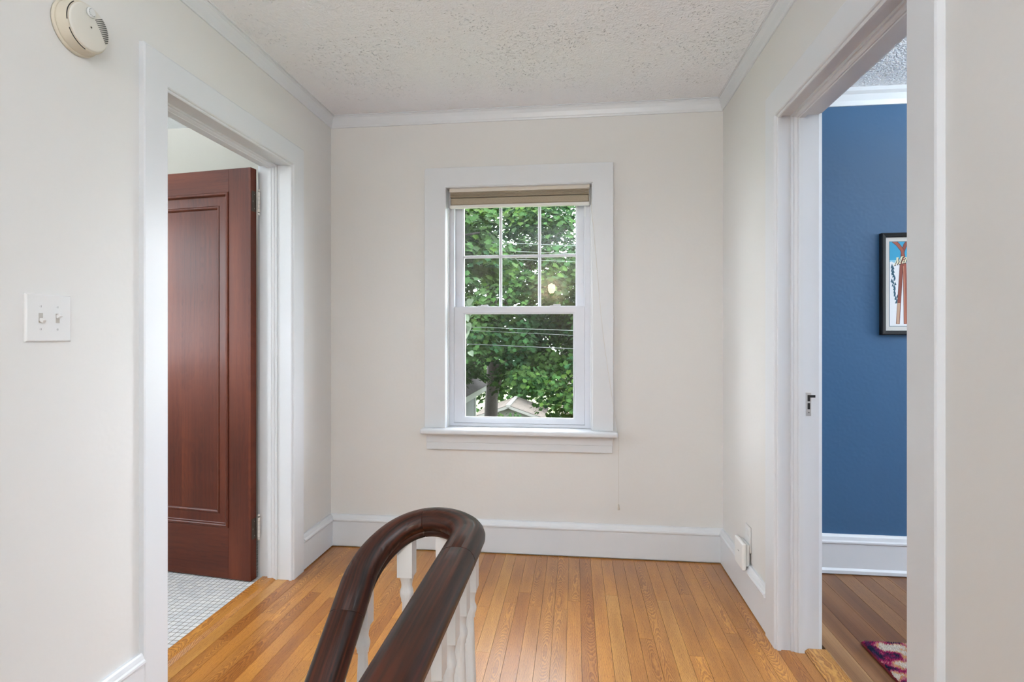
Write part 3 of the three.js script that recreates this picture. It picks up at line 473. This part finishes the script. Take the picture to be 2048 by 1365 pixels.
// ---------------------------------------------------------------- balustrade: dark handrail with a U-turn and white turned balusters
{
  const g = thing('stair_balustrade', -0.208, 0, -1.05); tag(g, 'dark wooden handrail turning back over white turned balusters at the stair head', 'balustrade');
  const X = -0.208, Zc = -1.05, rr = 0.111, Yc = 0.803, slope = 0.73;
  const pts = [], add = (x, y, z) => pts.push(new V3(x - X, y, z - Zc));
  for (let z = ZF - 0.01; z > Zc + 0.02; z -= 0.06) add(X, Yc, z);
  let y = Yc, ph = 0; const stp = Math.PI / 48;
  const slopeAt = (a) => slope * smooth(55, 165, a * 180 / Math.PI);
  for (let i = 0; i <= 48; i++) { ph = i * stp; if (i) y -= slopeAt(ph - stp / 2) * rr * stp; add(X - rr + rr * Math.cos(ph), y, Zc - rr * Math.sin(ph)); }
  const yEnd = y; for (let z = Zc + 0.05; z < 2.2; z += 0.06) add(X - 2 * rr, yEnd - slope * (z - Zc), z);
  const prof = [[0, 0.0265], [0.009, 0.026], [0.018, 0.0238], [0.0255, 0.0192], [0.031, 0.0125], [0.034, 0.004], [0.0335, -0.004], [0.030, -0.0098], [0.0265, -0.012], [0.0255, -0.0135], [0.0265, -0.016], [0.0265, -0.022], [0.024, -0.0255], [0, -0.0255]];
  const full = prof.concat(prof.slice(1, -1).reverse().map(([a, b]) => [-a, b]));
  const per = [0]; for (let j = 1; j <= full.length; j++) per.push(per[j - 1] + Math.hypot(full[j % full.length][0] - full[j - 1][0], full[j % full.length][1] - full[j - 1][1]));
  const along = [0]; for (let i = 1; i < pts.length; i++) along.push(along[i - 1] + pts[i].distanceTo(pts[i - 1]));
  function railPiece(a, b) {
    const pos = [], uv = [], idx = [], K = full.length + 1; let L = 0;
    const steps = [[a, 0.97, 0]]; for (let i = a; i <= b; i++) steps.push([i, 1, i === a ? 0.0012 : i === b ? -0.0012 : 0]); steps.push([b, 0.97, 0]);   // V-groove at the joints
    for (const [i, sc, sh] of steps) {
      const t = pts[Math.min(pts.length - 1, i + 1)].clone().sub(pts[Math.max(0, i - 1)]).normalize(), s = new V3().crossVectors(t, new V3(0, 1, 0)).normalize(), u = new V3().crossVectors(s, t).normalize();
      L = i > a ? along[i] - along[a] : 0;
      for (let j = 0; j < K; j++) { const [p, q] = full[j % full.length], v = pts[i].clone().addScaledVector(t, sh).addScaledVector(s, p * sc).addScaledVector(u, q * sc); pos.push(v.x, v.y, v.z); uv.push(per[j] / 0.19, L / 0.9 + a * 0.37); }
    }
    const n = b - a + 3;
    for (let i = 0; i < n - 1; i++) for (let j = 0; j < K - 1; j++) { const A = i * K + j, B = A + K; idx.push(A, B, A + 1, B, B + 1, A + 1); }
    const tri = THREE.ShapeUtils.triangulateShape(full.map(([p, q]) => new THREE.Vector2(p, q)), []);
    for (const t of tri) { idx.push(t[0], t[1], t[2]); const o = (n - 1) * K; idx.push(o + t[0], o + t[2], o + t[1]); }
    let q = new THREE.BufferGeometry(); q.setAttribute('position', new THREE.Float32BufferAttribute(pos, 3)); q.setAttribute('uv', new THREE.Float32BufferAttribute(uv, 2)); q.setIndex(idx);
    q = orient(q); return toCreasedNormals(q, 0.6);
  }
  const nR = pts.findIndex((p, i) => i && Math.abs(p.z) < 1e-6 && Math.abs(p.x) < 1e-6), cuts = [0, nR - 2, nR + 24, nR + 48 + 1, pts.length - 1];
  for (let i = 0; i < 4; i++) mesh('handrail_section', railPiece(cuts[i], cuts[i + 1]), railWood, g);
  // balusters
  const white = std({ color: 0xdcd9d6, roughness: 0.4 });
  const cache = new Map();
  function balGeo(h) {                                     // base at y = 0, top at h
    const key = Math.round(h * 1000); if (cache.has(key)) return cache.get(key);
    const t = h - 0.077, b = 0.1, w = 0.0165, pr = [];
    const P = (r, y) => pr.push([r, y]);
    P(0.001, b - 0.001); P(0.0145, b); P(0.0155, b + 0.008); P(0.0115, b + 0.02); P(0.0145, b + 0.032); P(0.0115, b + 0.045); P(0.0155, b + 0.12);
    const m1 = mix(b, t, 0.42); P(0.0158, m1); P(0.0135, mix(m1, t, 0.5)); P(0.0096, t - 0.06); P(0.0096, t - 0.056); P(0.0118, t - 0.055); P(0.0118, t - 0.051); P(0.0142, t - 0.043); P(0.0148, t - 0.038); P(0.0142, t - 0.033); P(0.0118, t - 0.026); P(0.0114, t - 0.021); P(0.0125, t - 0.013); P(0.0146, t - 0.006); P(0.015, t); P(0.001, t + 0.001);
    const q = merge([toCreasedNormals(lathe(pr, 18).toNonIndexed(), 0.5), box(-w, w, t, h + 0.006, -w, w), box(-w, w, 0, b, -w, w)]); cache.set(key, q); return q;
  }
  const bal = (x, z, y0, y1) => { const m = mesh('baluster', balGeo(y1 - y0), white, g); m.position.set(x - X, y0, z - Zc); };
  const under = Yc - 0.0255;
  for (let z = -1.071; z < ZF - 0.05; z += 0.092) bal(X, z, 0, under);
  const yAt = (deg) => { let q = Yc; const n = 60; for (let i = 0; i < n; i++) q -= slopeAt((i + 0.5) / n * deg * Math.PI / 180) * rr * deg * Math.PI / 180 / n; return q; };
  for (const deg of [67, 112]) bal(X - rr + rr * Math.cos(deg * Math.PI / 180), Zc - rr * Math.sin(deg * Math.PI / 180), 0, yAt(deg) - 0.0255);
  bal(X - 2 * rr + 0.004, Zc - 0.02, 0, yAt(168) - 0.0265);
  for (let i = 1; i < 24; i++) { const z = Zc - 0.02 + i * 0.1275, tr = Math.floor((z - WELL_Z + 0.02) / 0.255) + 1; bal(X - 2 * rr, z, -0.19 * tr, yEnd - slope * (z - Zc) - 0.031); }
  mesh('newel_post', merge([rbox(-2 * rr - 0.045, -2 * rr + 0.045, -2.6, -1.5, 3.22, 3.31, 0.004), rbox(-2 * rr - 0.055, -2 * rr + 0.055, -1.5, -1.47, 3.21, 3.32, 0.006)]), railWood, g);
}

// ---------------------------------------------------------------- small wall fittings
{ // double light switch
  const g = thing('light_switch', XL, 1.2475, -1.3105); tag(g, 'white double toggle switch plate on the wall left of the bathroom doorway', 'light switch');
  const pl = new THREE.Shape([[-0.0635, -0.0625], [0.0635, -0.0625], [0.0635, 0.0625], [-0.0635, 0.0625]].map((p) => new THREE.Vector2(...p)));
  const pg = new THREE.ExtrudeGeometry(pl, { depth: 0.0015, bevelEnabled: true, bevelThickness: 0.005, bevelSize: 0.004, bevelOffset: -0.004, bevelSegments: 3 }); pg.rotateY(Math.PI / 2); pg.translate(0.0005, 0, 0);
  mesh('plate', pg, plastic, g);
  for (const [z, up] of [[0.0245, -1], [-0.0225, 1]]) {
    const x = 0.0073;
    mesh('toggle_slot', merge([rbox(x - 0.003, x + 0.0004, -0.0125, 0.0125, z - 0.0056, z + 0.0056, 0.0004)]), std({ color: 0xb5b1aa, roughness: 0.6 }), g);
    const t = rbox(-0.001, 0.0125, -0.0045, 0.0045, -0.0042, 0.0042, 0.0015); t.rotateZ(up * 0.5); t.translate(x, up * 0.004, z); mesh('toggle', t, plastic, g);
    for (const s of [-1, 1]) { const sc = mesh('screw', cyl(0.0032, 0.0032, 0.0014, x, s * 0.03, z, 12, 'x'), plastic, g); mesh('screw_slot', box(x + 0.0005, x + 0.0009, s * 0.03 - 0.0026, s * 0.03 + 0.0026, z - 0.0004, z + 0.0004), dark, sc); }
  }
}
{ // smoke alarm, yellowed
  const g = thing('smoke_alarm', XL, 2.062, -1.392); tag(g, 'round yellowed smoke alarm with slotted grille high on the left wall', 'smoke alarm');
  const yel = std({ color: 0xd2cab9, roughness: 0.45 }), wht = std({ color: 0xd9d6cd, roughness: 0.45 });
  const L = (pr) => { const q = lathe(pr, 56); q.rotateZ(-Math.PI / 2); return q; };                 // axis along +x
  mesh('base', L([[0.001, 0], [0.0735, 0], [0.0745, 0.004], [0.0735, 0.009], [0.071, 0.0105], [0.001, 0.0105]]), yel, g);
  mesh('body', L([[0.069, 0.0095], [0.07, 0.013], [0.0665, 0.037], [0.063, 0.043], [0.001, 0.043]]), yel, g);
  mesh('cover', L([[0.0618, 0.042], [0.0618, 0.0445], [0.058, 0.0478], [0.03, 0.05], [0.001, 0.0503]]), wht, g);
  for (const [a0, a1] of [[0.75, 1.75], [2.05, 3.0]]) { // dark slits round the body
    const p = []; for (let i = 0; i <= 12; i++) { const a = a0 + (a1 - a0) * i / 12; p.push([0.0405, Math.cos(a) * 0.0652, Math.sin(a) * 0.0652]); }
    mesh('slit', tube(p, 0.0012, 24, 6), dark, g);
  }
  const kn = mesh('test_button', L([[0.001, 0.0495], [0.0135, 0.0495], [0.0135, 0.0535], [0.011, 0.0555], [0.0085, 0.0555], [0.008, 0.054], [0.001, 0.054]]), std({ color: 0xdcdedd, roughness: 0.4 }), g); kn.position.set(0, 0.04, 0.002);
  for (let i = 0; i < 9; i++) { const a = 0.5 + i * 0.42; mesh('button_hole', cyl(0.0009, 0.0009, 0.0006, 0.0556, Math.cos(a) * 0.0098, Math.sin(a) * 0.0098, 6, 'x'), dark, kn); }
  mesh('indicator', cyl(0.0024, 0.0024, 0.001, 0.0505, 0.0, 0.0, 12, 'x'), std({ color: 0x3b3226, roughness: 0.4 }), g);
  for (let i = 0; i < 15; i++) {                          // grille: slots square to a slanting chord, out to the rim
    const t = i / 14.6, z0 = -0.013 - 0.039 * t, y0 = 0.028 - 0.054 * t, dz = -0.83, dy = 0.56, bq = z0 * dz + y0 * dy, L = -bq + Math.sqrt(Math.max(0, bq * bq - (z0 * z0 + y0 * y0 - 0.057 * 0.057)));
    if (L < 0.003) continue;
    const q = box(0.0472, 0.0502, -0.0009, 0.0009, -L, 0); q.rotateX(0.594); q.translate(0, y0, z0); mesh('grille_slot', q, std({ color: 0x2e302c, roughness: 0.6 }), g);
  }
}
{ // outlet with a plugged-in white box
  const g = thing('wall_outlet', XR, 0.29, -2.582); tag(g, 'white outlet plate low on the right wall, mostly hidden by a plug-in box', 'outlet');
  mesh('plate', rbox(-0.006, 0, -0.058, 0.058, -0.036, 0.036, 0.004, 3), plastic, g);
  mesh('receptacle', rbox(-0.0085, -0.003, 0.01, 0.04, -0.016, 0.016, 0.004), plastic, g);
  const d = thing('plug_in_device', XR - 0.0062, 0.218, -2.596); tag(d, 'white plug-in box seated in the outlet above the right baseboard', 'plug-in device');
  const sh = std({ color: 0xe9e9e7, roughness: 0.35 });
  mesh('body', rbox(-0.018, 0, -0.045, 0.052, -0.05, 0.05, 0.006, 3), sh, d);
  mesh('front_cover', rbox(-0.036, -0.0175, -0.06, 0.06, -0.06, 0.062, 0.007, 4), sh, d);
  mesh('seam', box(-0.0185, -0.0172, -0.0555, 0.0555, -0.0555, 0.0575), std({ color: 0x8b8986, roughness: 0.6 }), d);
  mesh('indicator', rbox(-0.0366, -0.0355, 0.008, 0.012, -0.006, 0.01, 0.0004), std({ color: 0x9a9a98, roughness: 0.5 }), d);
}

// ---------------------------------------------------------------- lamps (all behind the camera or in the other rooms)
// unseen hanging glass bowl, placed to throw its light up to the white ceiling
function unseenBowlLamp(x, z, power, drop, label, ceil = CE) {
  const g = thing('unseen_ceiling_lamp', x, ceil, z); tag(g, label, 'ceiling lamp');
  const tone = new THREE.Color().setRGB(0.82, 0.92, 1), brass = std({ color: 0x8a7a58, roughness: 0.4, metalness: 0.7 });
  mesh('ceiling_rose', cyl(0.045, 0.055, 0.02, 0, -0.01, 0, 24), brass, g);
  for (let i = 0; i < 3; i++) { const a = i * 2.0944 + 0.3; mesh('chain', tube([[Math.cos(a) * 0.03, -0.015, Math.sin(a) * 0.03], [Math.cos(a) * 0.1, -0.5 * drop, Math.sin(a) * 0.1], [Math.cos(a) * 0.178, -drop - 0.002, Math.sin(a) * 0.178]], 0.0035, 10, 6), brass, g); }
  mesh('lamp_bowl', lathe([[0.18, 0.01], [0.184, 0.002], [0.17, -0.05], [0.13, -0.095], [0.07, -0.117], [0.001, -0.122], [0.001, -0.116], [0.07, -0.111], [0.127, -0.089], [0.165, -0.047], [0.177, 0.004], [0.18, 0.01]], 36).translate(0, -drop, 0), std({ color: 0xf0eee8, roughness: 0.5, emissive: tone, emissiveIntensity: 1.2 }), g);
  const up = new THREE.SpotLight(tone, power, 0, 1.52, 0.2); up.position.set(x, ceil - drop, z); up.target.position.set(x, ceil, z); up.castShadow = true; up.shadow.radius = 3; scene.add(up, up.target);
  const l = new THREE.PointLight(tone, power * 0.03); l.position.set(x, ceil - drop - 0.05, z); l.castShadow = true; l.shadow.radius = 5; scene.add(l);
}
unseenBowlLamp(0.22, 1.0, HALL_FILL, 0.75, 'added fill lamp, a hanging bowl out of view at the near end of the hall');  // added fill behind the camera, brightens hall ceiling and walls
unseenBowlLamp(-2.5, -1.5, UNSEEN_BATH_LAMP, 0.4, 'unseen hanging bowl lamp in the bathroom, placed to light the room and its door', CE - 0.02);  // out of view, lights the bathroom and the open door
unseenBowlLamp(2.6, -1.2, BED_FILL, 0.6, 'added fill lamp, a hanging bowl out of view in the bedroom', CE - 0.01);  // added fill, brightens the bedroom ceiling and blue wall
{
  const g = thing('wall_lamp', -0.37, 1.95, ZF); tag(g, 'warm glowing wall lamp above the stairs, mirrored in the window', 'wall lamp');
  mesh('back_plate', cyl(0.05, 0.05, 0.02, 0, -0.03, -0.01, 24, 'z'), std({ color: 0x6d5f45, roughness: 0.4, metalness: 0.7 }), g);
  mesh('arm', tube([[0, -0.04, -0.015], [0, -0.08, -0.05], [0, -0.07, -0.1]], 0.008, 16, 8), std({ color: 0x6d5f45, roughness: 0.4, metalness: 0.7 }), g);
  const w = new THREE.Color().setRGB(1, 0.8, 0.56);
  mesh('lamp_shade', lathe([[0.03, -0.07], [0.055, -0.03], [0.06, 0.02], [0.05, 0.07], [0.001, 0.09]], 20).translate(0, 0, -0.1), std({ color: 0xfff0d8, roughness: 0.6, emissive: w, emissiveIntensity: 40 }), g);
  const l = new THREE.PointLight(w, SCONCE_LAMP); l.position.set(-0.37, 1.96, ZF - 0.1); l.castShadow = true; l.shadow.radius = 2.5; scene.add(l);
}

// ---------------------------------------------------------------- outdoors
const GY = -3.1;
structure(mesh('ground', box(-40, 40, GY - 0.3, GY, -70, 30), std({ color: 0x55623a, roughness: 1, bumpMap: lumpBump, bumpScale: 0.05 })), 'grass ground of the back yard', 'ground');
function leafGeo(kind) {
  const o = kind === 'maple' ? [[0, -0.42], [0.3, -0.4], [0.46, -0.3], [0.34, -0.14], [0.5, 0.0], [0.52, 0.16], [0.3, 0.13], [0.26, 0.34], [0.14, 0.28], [0, 0.55], [-0.14, 0.28], [-0.26, 0.34], [-0.3, 0.13], [-0.52, 0.16], [-0.5, 0.0], [-0.34, -0.14], [-0.46, -0.3], [-0.3, -0.4]]
    : [[0, -0.42], [0.24, -0.5], [0.42, -0.3], [0.36, 0.05], [0.16, 0.36], [0, 0.55], [-0.16, 0.36], [-0.36, 0.05], [-0.42, -0.3], [-0.24, -0.5]];
  const p = [0, 0, -0.08], idx = []; o.forEach(([x, y]) => p.push(x, y, 0.12 * Math.abs(x) - 0.18 * y * y)); for (let i = 0; i < o.length; i++) idx.push(0, 1 + i, 1 + (i + 1) % o.length);
  const g = new THREE.BufferGeometry(); g.setAttribute('position', new THREE.Float32BufferAttribute(p, 3)); g.setIndex(idx); g.computeVertexNormals(); return g;
}
const maple = leafGeo('maple'), heart = leafGeo('heart');
const leafMat = phys({ color: 0xffffff, roughness: 0.85, specularIntensity: 0.15, transmission: 0.35, thickness: 0, side: THREE.DoubleSide });
const bark = std({ color: 0x2b2622, roughness: 0.95, bumpMap: lumpBump, bumpScale: 0.03 });
// clumps: [x, y, z, radius, leaves]
function foliage(parent, clumps, size, seed, pal) {
  const r = rng(seed); let n = 0; for (const c of clumps) n += c[4];
  const im = new THREE.InstancedMesh(maple, leafMat, n), M = new THREE.Matrix4(), q = new THREE.Quaternion(), q2 = new THREE.Quaternion(), cc = new THREE.Color(); let k = 0;
  for (const [x, y, z, rad, cnt] of clumps) {
    const hue = r();
    for (let i = 0; i < cnt; i++) {
      const a = r() * 6.283, d = Math.sqrt(r()) * rad, h = (r() - 0.5) * rad * 0.75, px = x + Math.cos(a) * d, pz = z + Math.sin(a) * d, py = y + h - d * d / rad * 0.35;
      const nrm = new V3(Math.cos(a) * 0.55 + (r() - 0.5) * 0.9, 0.75 + (r() - 0.5) * 0.5, Math.sin(a) * 0.55 + 0.35 + (r() - 0.5) * 0.9).normalize();
      q.setFromUnitVectors(new V3(0, 0, 1), nrm); q2.setFromAxisAngle(new V3(0, 0, 1), Math.PI + (r() - 0.5) * 2.2); q.multiply(q2);
      const s = size * (0.7 + 0.6 * r()); M.compose(new V3(px, py, pz), q, new V3(s, s, s)); im.setMatrixAt(k, M);
      const c = pal(hue, r()); im.setColorAt(k++, cc.setRGB(c[0], c[1], c[2]));
    }
  }
  im.name = 'foliage'; im.userData.kind = 'stuff'; im.castShadow = im.receiveShadow = true; parent.add(im); return im;
}
function branch(parent, name, pts, r0, r1) {
  const curve = new THREE.CatmullRomCurve3(pts.map((p) => new V3(...p))), n = 24, g = new THREE.TubeGeometry(curve, n, 1, 9, false), p = g.attributes.position;
  for (let i = 0; i <= n; i++) { const c = curve.getPointAt(i / n), r = mix(r0, r1, i / n); for (let j = 0; j < 10; j++) { const k = i * 10 + j; p.setXYZ(k, c.x + (p.getX(k) - c.x) * r, c.y + (p.getY(k) - c.y) * r, c.z + (p.getZ(k) - c.z) * r); } }
  g.computeVertexNormals(); return mesh(name, planarUV(g), bark, parent);
}
const leafTone = (h, r) => { const t = 0.3 + 0.5 * r; return [mix(0.02, 0.046, h) * t, mix(0.076, 0.1, h) * t, mix(0.026, 0.013, h) * t]; };   // leaf green, varying from leaf to leaf
{ // the big maple
  const t = thing('maple_tree', -2.1, GY, -13.35); tag(t, 'large dark-trunked maple whose green leaves fill the window', 'tree');
  branch(t, 'trunk', [[0, 0, 0], [0.05, 2.2, 0], [0.12, 4.4, 0.02], [-0.05, 7, 0.02], [0.1, 10, 0]], 0.2, 0.06);
  for (const [a, b] of [[[0.1, 3.2, 0], [3.6, 4.2, 0.3]], [[0.1, 3.8, 0], [-3.2, 5.4, 0.2]], [[0.1, 4.6, 0], [2.6, 7.4, 0.2]], [[0, 6, 0], [-2, 9, 0.1]], [[0.1, 2.6, 0], [1.2, 5.4, 0.3]], [[0.1, 3.4, 0], [2.8, 5.0, 0.2]]]) branch(t, 'branch', [a, [mix(a[0], b[0], 0.45), mix(a[1], b[1], 0.6), mix(a[2], b[2], 0.5)], b], 0.075, 0.015);
  const r = rng(404), cl = [];
  while (cl.length < 780) {
    const x = (r() * 2 - 1), y = (r() * 2 - 1), z = (r() * 2 - 1), d = x * x + y * y + z * z; if (d > 1 || (d < 0.35 && r() < 0.7)) continue;
    const P = [x * 4.6 + 0.6, 5.3 + y * 4.6, z * 2.1 + 2.3]; if (P[1] < 3.45 && (P[0] < 1.75 || r() < 0.5)) continue; cl.push([...P, 0.32 + r() * 0.28, 112]);
  }
  for (let i = 0; i < 34; i++) cl.push([1.2 + r() * 1.3, 3.7 + r() * 1.1, 1.3 + r() * 1.6, 0.3 + r() * 0.2, 100]);
  foliage(t, cl, 0.084, 405, leafTone);
}
{ // bough of a nearer tree on the left
  const t = thing('maple_tree', -4.6, GY, -6.4); tag(t, 'nearer maple at the left with a sunlit yellow-green bough', 'tree');
  branch(t, 'trunk', [[0, 0, 0], [0.05, 3, 0], [0, 6, 0.1], [0.1, 8.5, 0]], 0.17, 0.06);
  branch(t, 'branch', [[0.05, 4.2, 0], [1.6, 5.2, 0.1], [3.5, 5.5, 0.1]], 0.05, 0.012);
  const r = rng(505), cl = []; for (let i = 0; i < 24; i++) cl.push([2.9 + r() * 0.75, 4.95 + r() * 0.85, -0.3 + r() * 0.7, 0.18 + r() * 0.14, 62]);
  for (let i = 0; i < 90; i++) cl.push([-2.2 + r() * 5, 5.0 + r() * 3.6, -1.4 + r() * 2.8, 0.35 + r() * 0.25, 70]);
  foliage(t, cl, 0.085, 506, leafTone);
}
for (let i = 0; i < 5; i++) { // trees farther back
  const x = [-9.5, -4.4, 0.2, 4.6, 9.2][i], z = [-21, -23, -20.5, -22.5, -21][i], t = thing('background_tree', x, GY, z);
  tag(t, ['leafy tree at the far left behind the grey-sided building', 'leafy tree behind the trunk of the large maple', 'leafy tree standing straight behind the small shed', 'leafy tree at the right, beyond the shed roof', 'leafy tree farthest to the right behind the yard'][i], 'tree', 'trees behind the yard');
  branch(t, 'trunk', [[0, 0, 0], [0.1, 3, 0], [0, 7, 0]], 0.22, 0.08);
  const r = rng(600 + i), cl = []; while (cl.length < 110) { const a = r() * 2 - 1, b = r() * 2 - 1, c = r() * 2 - 1; if (a * a + b * b + c * c > 1) continue; cl.push([a * 3.4, 5.6 + b * 5.0, c * 2.2, 0.7 + r() * 0.5, 90]); }
  foliage(t, cl, 0.2, 610 + i, leafTone);
}
{ // shed
  const g = thing('garden_shed', -2.1, GY, -17.4); tag(g, 'small shed with a weathered low-pitched shingle roof below the maple', 'shed');
  const hw = 1.0, rise = 0.34, ridge = 2.1, dep = 2.3, wallM = std({ color: 0x5a5954, roughness: 0.8 }), roofTex = dataTexture(256, 256, (x, y) => { const v = 0.45 + 0.25 * nA(x * 30, y * 50, 30, 50) + 0.3 * nB(x * 6, y * 5, 6, 5); return [v * 0.37, v * 0.34, v * 0.31]; });
  const s = new THREE.Shape([[-hw, 0], [hw, 0], [hw, ridge - rise], [0, ridge - 0.03], [-hw, ridge - rise]].map((p) => new THREE.Vector2(...p)));
  const wg = new THREE.ExtrudeGeometry(s, { depth: dep, bevelEnabled: false }); wg.translate(0, 0, -dep); mesh('wall', wg, wallM, g);
  const roofM = std({ map: roofTex, roughness: 0.95 }), trimM = std({ color: 0x5f615e, roughness: 0.7 });
  const ang = Math.atan2(rise, hw), ln = Math.hypot(hw + 0.14, rise * (hw + 0.14) / hw);
  for (const sd of [-1, 1]) for (let i = 0; i < 7; i++) { const q = box(0, ln / 7 + 0.02, 0, 0.012, -dep - 0.1, 0.14); q.rotateZ(-ang - 0.012); q.translate(i * ln / 7 * Math.cos(ang), ridge - i * ln / 7 * Math.sin(ang), 0); if (sd < 0) { q.scale(-1, 1, 1); } mesh('shingle_course', orient(q), roofM, g); }
  for (const sd of [-1, 1]) { const q = box(0, ln, -0.09, -0.005, 0.1, 0.14); q.rotateZ(-ang); q.translate(-0.02, ridge + 0.006, 0); if (sd < 0) q.scale(-1, 1, 1); mesh('rake_board', orient(q), trimM, g); }
  mesh('ridge_cap', box(-0.07, 0.07, ridge - 0.07, ridge + 0.022, -dep - 0.1, 0.146), trimM, g);
  mesh('door_leaf', box(-0.4, 0.4, 0.02, 1.6, 0, 0.03), std({ color: 0x5d5b55, roughness: 0.8 }), g);
}
{ // neighbouring building at the left: eave along z, lap siding facing right
  const g = thing('neighbour_garage', -2.32, GY, -12.7); tag(g, 'grey lap-sided building with shingled roof at the lower left of the window', 'building');
  const sid = std({ color: 0x5a5d5e, roughness: 0.75 }), tr = std({ color: 0x848686, roughness: 0.6 }), rf = dataTexture(256, 256, (x, y) => { const v = 0.5 + 0.3 * nA(x * 40, y * 40, 40, 40) + 0.2 * nB(x * 8, y * 5, 8, 5); return [v * 0.36, v * 0.34, v * 0.34]; });
  const eave = 3.1, Lz = 4.8;
  mesh('wall', box(-4.5, -0.02, 0, eave, 0, Lz), sid, g);
  for (let i = 0; i < 24; i++) { const q = box(0, 0.012, 0, 0.135, 0.06, Lz - 0.01); q.rotateZ(0.09); q.translate(-0.02, i * 0.129, 0); mesh('siding_board', q, sid, g); }
  mesh('corner_board', rbox(-0.03, 0.02, 0, eave, -0.02, 0.08, 0.004), tr, g);
  mesh('fascia', rbox(0.2, 0.23, eave - 0.1, eave + 0.04, -0.2, Lz + 0.2, 0.004), tr, g);
  mesh('soffit', box(-0.02, 0.21, eave - 0.09, eave - 0.07, -0.2, Lz + 0.2), tr, g);
  const roofM = std({ map: rf, roughness: 0.95 }); for (let i = 0; i < 13; i++) { const q = box(-0.2, 0, 0, 0.012, -0.22, Lz + 0.22); q.rotateZ(-0.62 + 0.03); q.translate(0.25 - i * 0.19 * Math.cos(0.6), eave + 0.03 + i * 0.19 * Math.sin(0.6), 0); mesh('shingle_course', q, roofM, g); }
  mesh('gable', (() => { const s = new THREE.Shape([[-4.5, eave - 0.02], [-0.02, eave - 0.02], [-2.26, eave + 1.5]].map((p) => new THREE.Vector2(...p))); const q = new THREE.ExtrudeGeometry(s, { depth: Lz, bevelEnabled: false }); return q; })(), sid, g);
}
{ // pale house far right, seen through the leaves
  const g = thing('distant_house', 3.2, GY, -30); tag(g, 'pale house glimpsed through the leaves at the right', 'building');
  mesh('wall', box(-4, 4, 0, 4.6, -6, 0), std({ color: 0x807974, roughness: 0.8 }), g);
  const s = new THREE.Shape([[-4.3, 4.5], [4.3, 4.5], [0, 7]].map((p) => new THREE.Vector2(...p))), q = new THREE.ExtrudeGeometry(s, { depth: 6.4, bevelEnabled: false }); q.translate(0, 0, -6.2); mesh('roof', q, std({ color: 0x7d6a62, roughness: 0.9 }), g);
  for (const x of [-2.4, 0, 2.4]) mesh('window', rbox(x - 0.5, x + 0.5, 1.6, 3.2, 0, 0.05, 0.01), std({ color: 0x49525a, roughness: 0.2 }), g);
}
{ // sunlit bush in front of the shed
  const g = thing('bush', -1.9, GY, -15.6); tag(g, 'yellow-green bush in front of the small shed', 'bush');
  for (const a of [-0.3, 0, 0.3]) branch(g, 'stem', [[a * 0.3, 0, 0], [a, 1.0, 0.1], [a * 2, 1.9, 0]], 0.03, 0.01);
  const r = rng(707), cl = []; for (let i = 0; i < 46; i++) { const a = r() * 2 - 1; cl.push([a * 1.0, 0.7 + r() * (1.45 - Math.abs(a) * 0.25), (r() - 0.5) * 0.9, 0.26, 44]); } foliage(g, cl, 0.09, 708, leafTone);
}
{ // vine hanging at the left edge of the lower sash
  const g = thing('hanging_vine', -1.25, 1.35, -6.2); tag(g, 'short vine with rounded pale green leaves at the left of the lower pane', 'vine');
  branch(g, 'stem', [[-0.06, 0.35, 0], [-0.02, 0.1, 0], [0.02, -0.12, 0], [0, -0.38, 0.02]], 0.006, 0.003);
  const r = rng(811), lm = [0x40503b, 0x3a4a33, 0x475740].map((c) => phys({ color: c, roughness: 0.8, transmission: 0.3, thickness: 0, side: THREE.DoubleSide }));
  for (let i = 0; i < 22; i++) { const l = mesh('leaf', heart, lm[i % 3], g); l.position.set((r() - 0.5) * 0.16, 0.3 - i * 0.031, 0.02 + (r() - 0.5) * 0.1); l.rotation.set(-0.3 + (r() - 0.5) * 1.2, (r() - 0.5) * 1.3, Math.PI + (r() - 0.5) * 1.2); l.scale.setScalar(0.085 + r() * 0.03); }
}
// utility wires crossing the yard
[['highest of the thin pale wires crossing the upper panes', 2.312, -0.0606, -0.866, 0.007, 0], ['second thin wire, just above the crossbar of the upper sash', 2.226, -0.0573, -1.07, 0.006, 0], ['thin wire just below the crossbar of the upper sash', 2.107, -0.0582, -0.613, 0.006, 0], ['upper pale wire crossing the lower pane', 1.309, -0.035, -1.307, 0.008, 0], ['hair-thin wire close under the upper wire of the lower pane', 1.279, -0.047, -1.508, 0.0045, 2], ['thick dark cable crossing the lower pane', 1.103, -0.0411, -1.307, 0.011, 1]].forEach(([label, y, m, x0, r, dk]) => {
  const p = []; for (let i = -8; i <= 8; i++) { const x = i * 1.6; p.push([x, y + m * (x - x0) + 0.0006 * x * x, dk === 2 ? -7.5 : -6.5]); }
  tag(mesh('utility_wire', tube(p, r * 0.5, 64, 6), std({ color: dk === 1 ? 0x2a3031 : 0x49524f, roughness: 0.7 })), label, 'wire', 'wires across the yard');
});

renderer.render(scene, camera);
